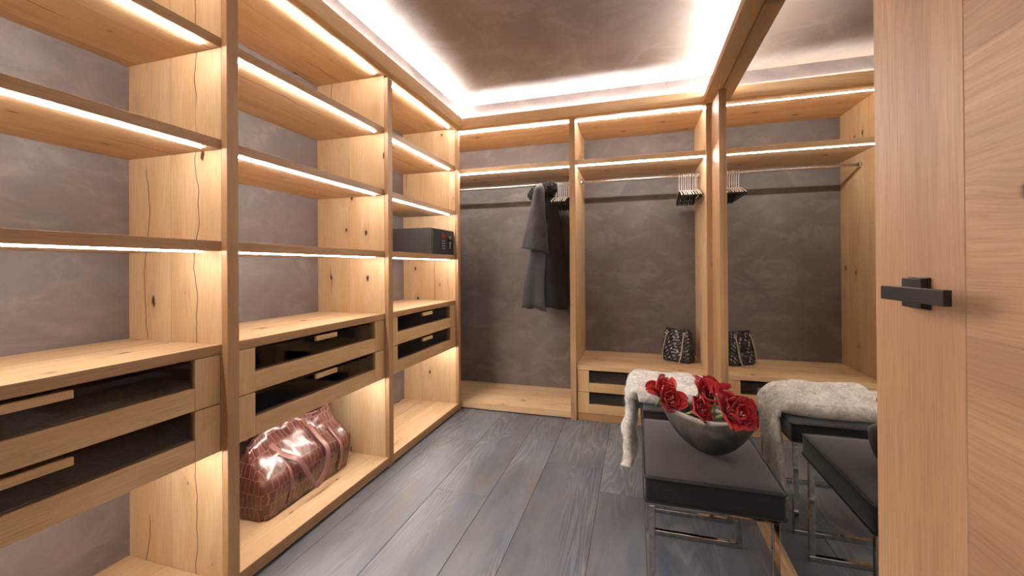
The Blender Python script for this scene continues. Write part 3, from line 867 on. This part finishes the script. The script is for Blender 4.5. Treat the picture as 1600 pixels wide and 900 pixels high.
# ------------------------------------------------------------------ bowl
bl = thing('metal_bowl', 'boat-shaped brushed pewter bowl holding the red blooms on the near stool', 'bowl', (.268, 1.60, .4765))
BP, BQ = Vector((.092, 1.735)), Vector((.352, 1.415))       # left and right tips in plan
BC = (BP+BQ)/2; BD = (BQ-BP).normalized(); BN = Vector((-BD.y, BD.x)); BL = (BQ-BP).length/2
def bowl_pt(s_, ph, sh=0.):
    W = .072*(max(0., 1-abs(s_)**2.6))**.70
    hr = .132+(-.022 if s_ < 0 else .046)*abs(s_)**2.0
    hk = .178*abs(s_)**2.4
    hk = min(hk, hr-.0005)
    W = max(W-sh, 0.0004); hk2 = min(hk+sh, hr-.0003)
    k = abs(ph)/(PI/2)
    y = W*math.sin(ph); z = hk2+(hr-hk2)*(.25*(1-math.cos(ph))+.75*k**2.2)
    q = BC+BD*(BL*s_*(1-sh*1.5))+BN*y
    return Vector((q.x, q.y, .4768+z))
m = MB(); rows = []
NS, NPh = 56, 26
for i in range(NS+1):
    s_ = -math.cos(PI*i/NS)*.9998
    outer = [bowl_pt(s_, -PI/2+PI*k/NPh) for k in range(NPh+1)]
    innr = [bowl_pt(s_, PI/2-PI*k/NPh, .004) for k in range(NPh+1)]
    rows.append(outer+innr)
V = m.grid(rows, closev=True); m.bm.faces.new(V[0][::-1]); m.bm.faces.new(V[-1])
bmesh.ops.remove_doubles(m.bm, verts=m.bm.verts, dist=.0003)
build(m, 'bowl_shell', BOWLM, bl, True)

# ------------------------------------------------------------------ flowers
def petal_mesh(L, Wd, cup, curl, seed, ruffle=.004):
    m = MB(); rp = random.Random(seed); NU_, NV_ = 16, 12; ph = rp.uniform(0, 6)
    pts = []
    for i in range(NU_+1):
        u = i/NU_
        # centre line: rises from the base, swings outward, tip rolls back
        ang = cup+(curl)*smoothstep(.35, 1., u)*1.0
        if i == 0: cx, cz = .004, 0.
        else:
            cx += math.sin(ang)*L/NU_; cz += math.cos(ang)*L/NU_
        w = Wd*(.22+.78*smoothstep(0, .5, u))*(1. if u < .55 else max(.10, 1-((u-.55)/.455)**2.4)**.5)
        row = []
        for j in range(NV_+1):
            v = j/NV_*2-1
            bend = -.30*w*(1-abs(v)**2)*(-1)
            inward = abs(v)**2*w*.55
            # cup across: edges move toward the axis
            x = cx-inward*math.cos(ang)*.9+ruffle*math.sin(v*7+ph+u*5)*u; z = cz+inward*math.sin(ang)*.6+ruffle*math.cos(v*9+ph)*u
            row.append(Vector((x, v*w, z)))
        pts.append(row)
    m.grid(pts, uv=lambda a, b: (a/NU_, b/NV_))
    return m
def make_flower(name_label, loc, tilt, rotz, size, seed, openness=.5, npet=6):
    t = thing('red_bloom', name_label, 'flower', loc, 'red blooms in the pewter bowl')
    BASES[t.name] = (0, 0, 0); rp = random.Random(seed)
    for k in range(npet):
        inner_ = k >= npet//2
        a = 2*PI*(k % (npet//2))/(npet//2)+(PI/(npet//2) if inner_ else 0)+rp.uniform(-.15, .15)
        L = size*(rp.uniform(1.0, 1.15) if not inner_ else rp.uniform(.85, .98))
        m = petal_mesh(L, size*rp.uniform(.47, .56), (.42 if not inner_ else .22)+.30*openness*rp.uniform(.7, 1.3), (1.15 if not inner_ else .35)*openness*rp.uniform(.5, 1.6), seed*17+k, size*.06)
        for v in m.bm.verts:
            x, y = v.co.x, v.co.y; v.co.x = x*math.cos(a)-y*math.sin(a); v.co.y = x*math.sin(a)+y*math.cos(a)
        o = build(m, 'petal', PETAL, t, True); mod_solid(o, .0012); mod_subsurf(o, 1)
    m = MB()
    for k in range(7):
        a = rp.uniform(0, 2*PI); r = size*rp.uniform(.10, .20); h_ = size*rp.uniform(.58, .78)
        P = catmull([(0, 0, .004), (r*.35*math.cos(a), r*.35*math.sin(a), h_*.5), (r*math.cos(a), r*math.sin(a), h_)], 4)
        m.tube(P, .0008, 5); m.sphere((r*math.cos(a), r*math.sin(a), h_), .0027, 1, 1, 1, 1.3)
    build(m, 'stamens', STAMEN, t, True)
    m = MB(); m.tube(catmull([(0, 0, .004), (0, 0, -.02), (.004, .004, -.05)], 4), .0055, 8); build(m, 'stem', STEMM, t, True)
    t.rotation_euler = (tilt[0], tilt[1], rotz)
    return t
# loc = base of the bloom
def bloom(label, throat, tx, ty, rz, size, seed, op):
    d = Matrix.Rotation(ty, 3, 'Y') @ Matrix.Rotation(tx, 3, 'X') @ Vector((0, 0, 1))
    b = Vector(throat)-d*size*.62
    make_flower(label, tuple(b), (tx, ty), rz, size, seed, op, 6)
D = math.radians
FL = [('red bloom above the left tip of the bowl, its open throat facing forward', (.108, 1.62, .628), D(52), D(6), .3, .070, 1, .50),
      ('red bloom with tall folded petals, leftmost of the bunch', (.068, 1.665, .652), D(26), D(-26), 1.2, .078, 2, .70),
      ('lowest red bloom, nestled behind the middle of the bowl rim', (.180, 1.505, .640), D(56), D(-4), .9, .062, 3, .55),
      ('topmost dark red bloom at the middle of the bunch', (.236, 1.520, .690), D(54), D(4), .1, .074, 4, .45),
      ('small red bloom at the back, half hidden by the topmost bloom', (.203, 1.590, .700), D(24), D(-16), 2.2, .062, 5, .55),
      ('red bloom turned away at the back right of the topmost bloom', (.268, 1.500, .710), D(14), D(34), 1.7, .058, 8, .50),
      ('largest red bloom spilling over the right half of the bowl rim', (.262, 1.385, .684), D(56), D(0), .5, .080, 6, .55),
      ('red bloom drooping over the right tip of the bowl', (.302, 1.385, .676), D(56), D(50), 0., .070, 7, .55)]
for f_ in FL: bloom(*f_)

# ------------------------------------------------------------------ camera, world, view
H = 1.12; f, yaw, pit, rol, cy = 646.43, .2919, .0040, .0061, 414.42
R0 = Vector((math.cos(yaw), math.sin(yaw), 0)); F = Vector((-math.sin(yaw)*math.cos(pit), math.cos(yaw)*math.cos(pit), math.sin(pit)))
U = R0.cross(F)
Rt = R0*math.cos(rol)-U*math.sin(rol); Up = R0*math.sin(rol)+U*math.cos(rol)
cam = bpy.data.cameras.new('camera'); co = bpy.data.objects.new('camera', cam); COL.objects.link(co)
M = Matrix.Identity(4)
for i in range(3): M[i][0] = Rt[i]; M[i][1] = Up[i]; M[i][2] = -F[i]
M[2][3] = H; co.matrix_world = M
cam.sensor_width = 36; cam.lens = f/1600*36; cam.shift_y = -(450-cy)/1600; cam.clip_start = .02
sc.camera = co
w = bpy.data.worlds.new('world'); sc.world = w; w.use_nodes = True
bg = w.node_tree.nodes['Background']; bg.inputs[0].default_value = (1., .92, .86, 1); bg.inputs[1].default_value = .7
sc.view_settings.view_transform = 'Standard'; sc.view_settings.look = 'None'; sc.view_settings.gamma = 1; sc.view_settings.exposure = .32
sc.view_settings.use_curve_mapping = False
cy_ = sc.cycles
cy_.use_denoising = True; cy_.max_bounces = 9; cy_.diffuse_bounces = 4; cy_.glossy_bounces = 5; cy_.transparent_max_bounces = 8
cy_.use_adaptive_sampling = True; cy_.adaptive_threshold = .02
cy_.sample_clamp_indirect = 6.; cy_.caustics_reflective = True; cy_.caustics_refractive = False
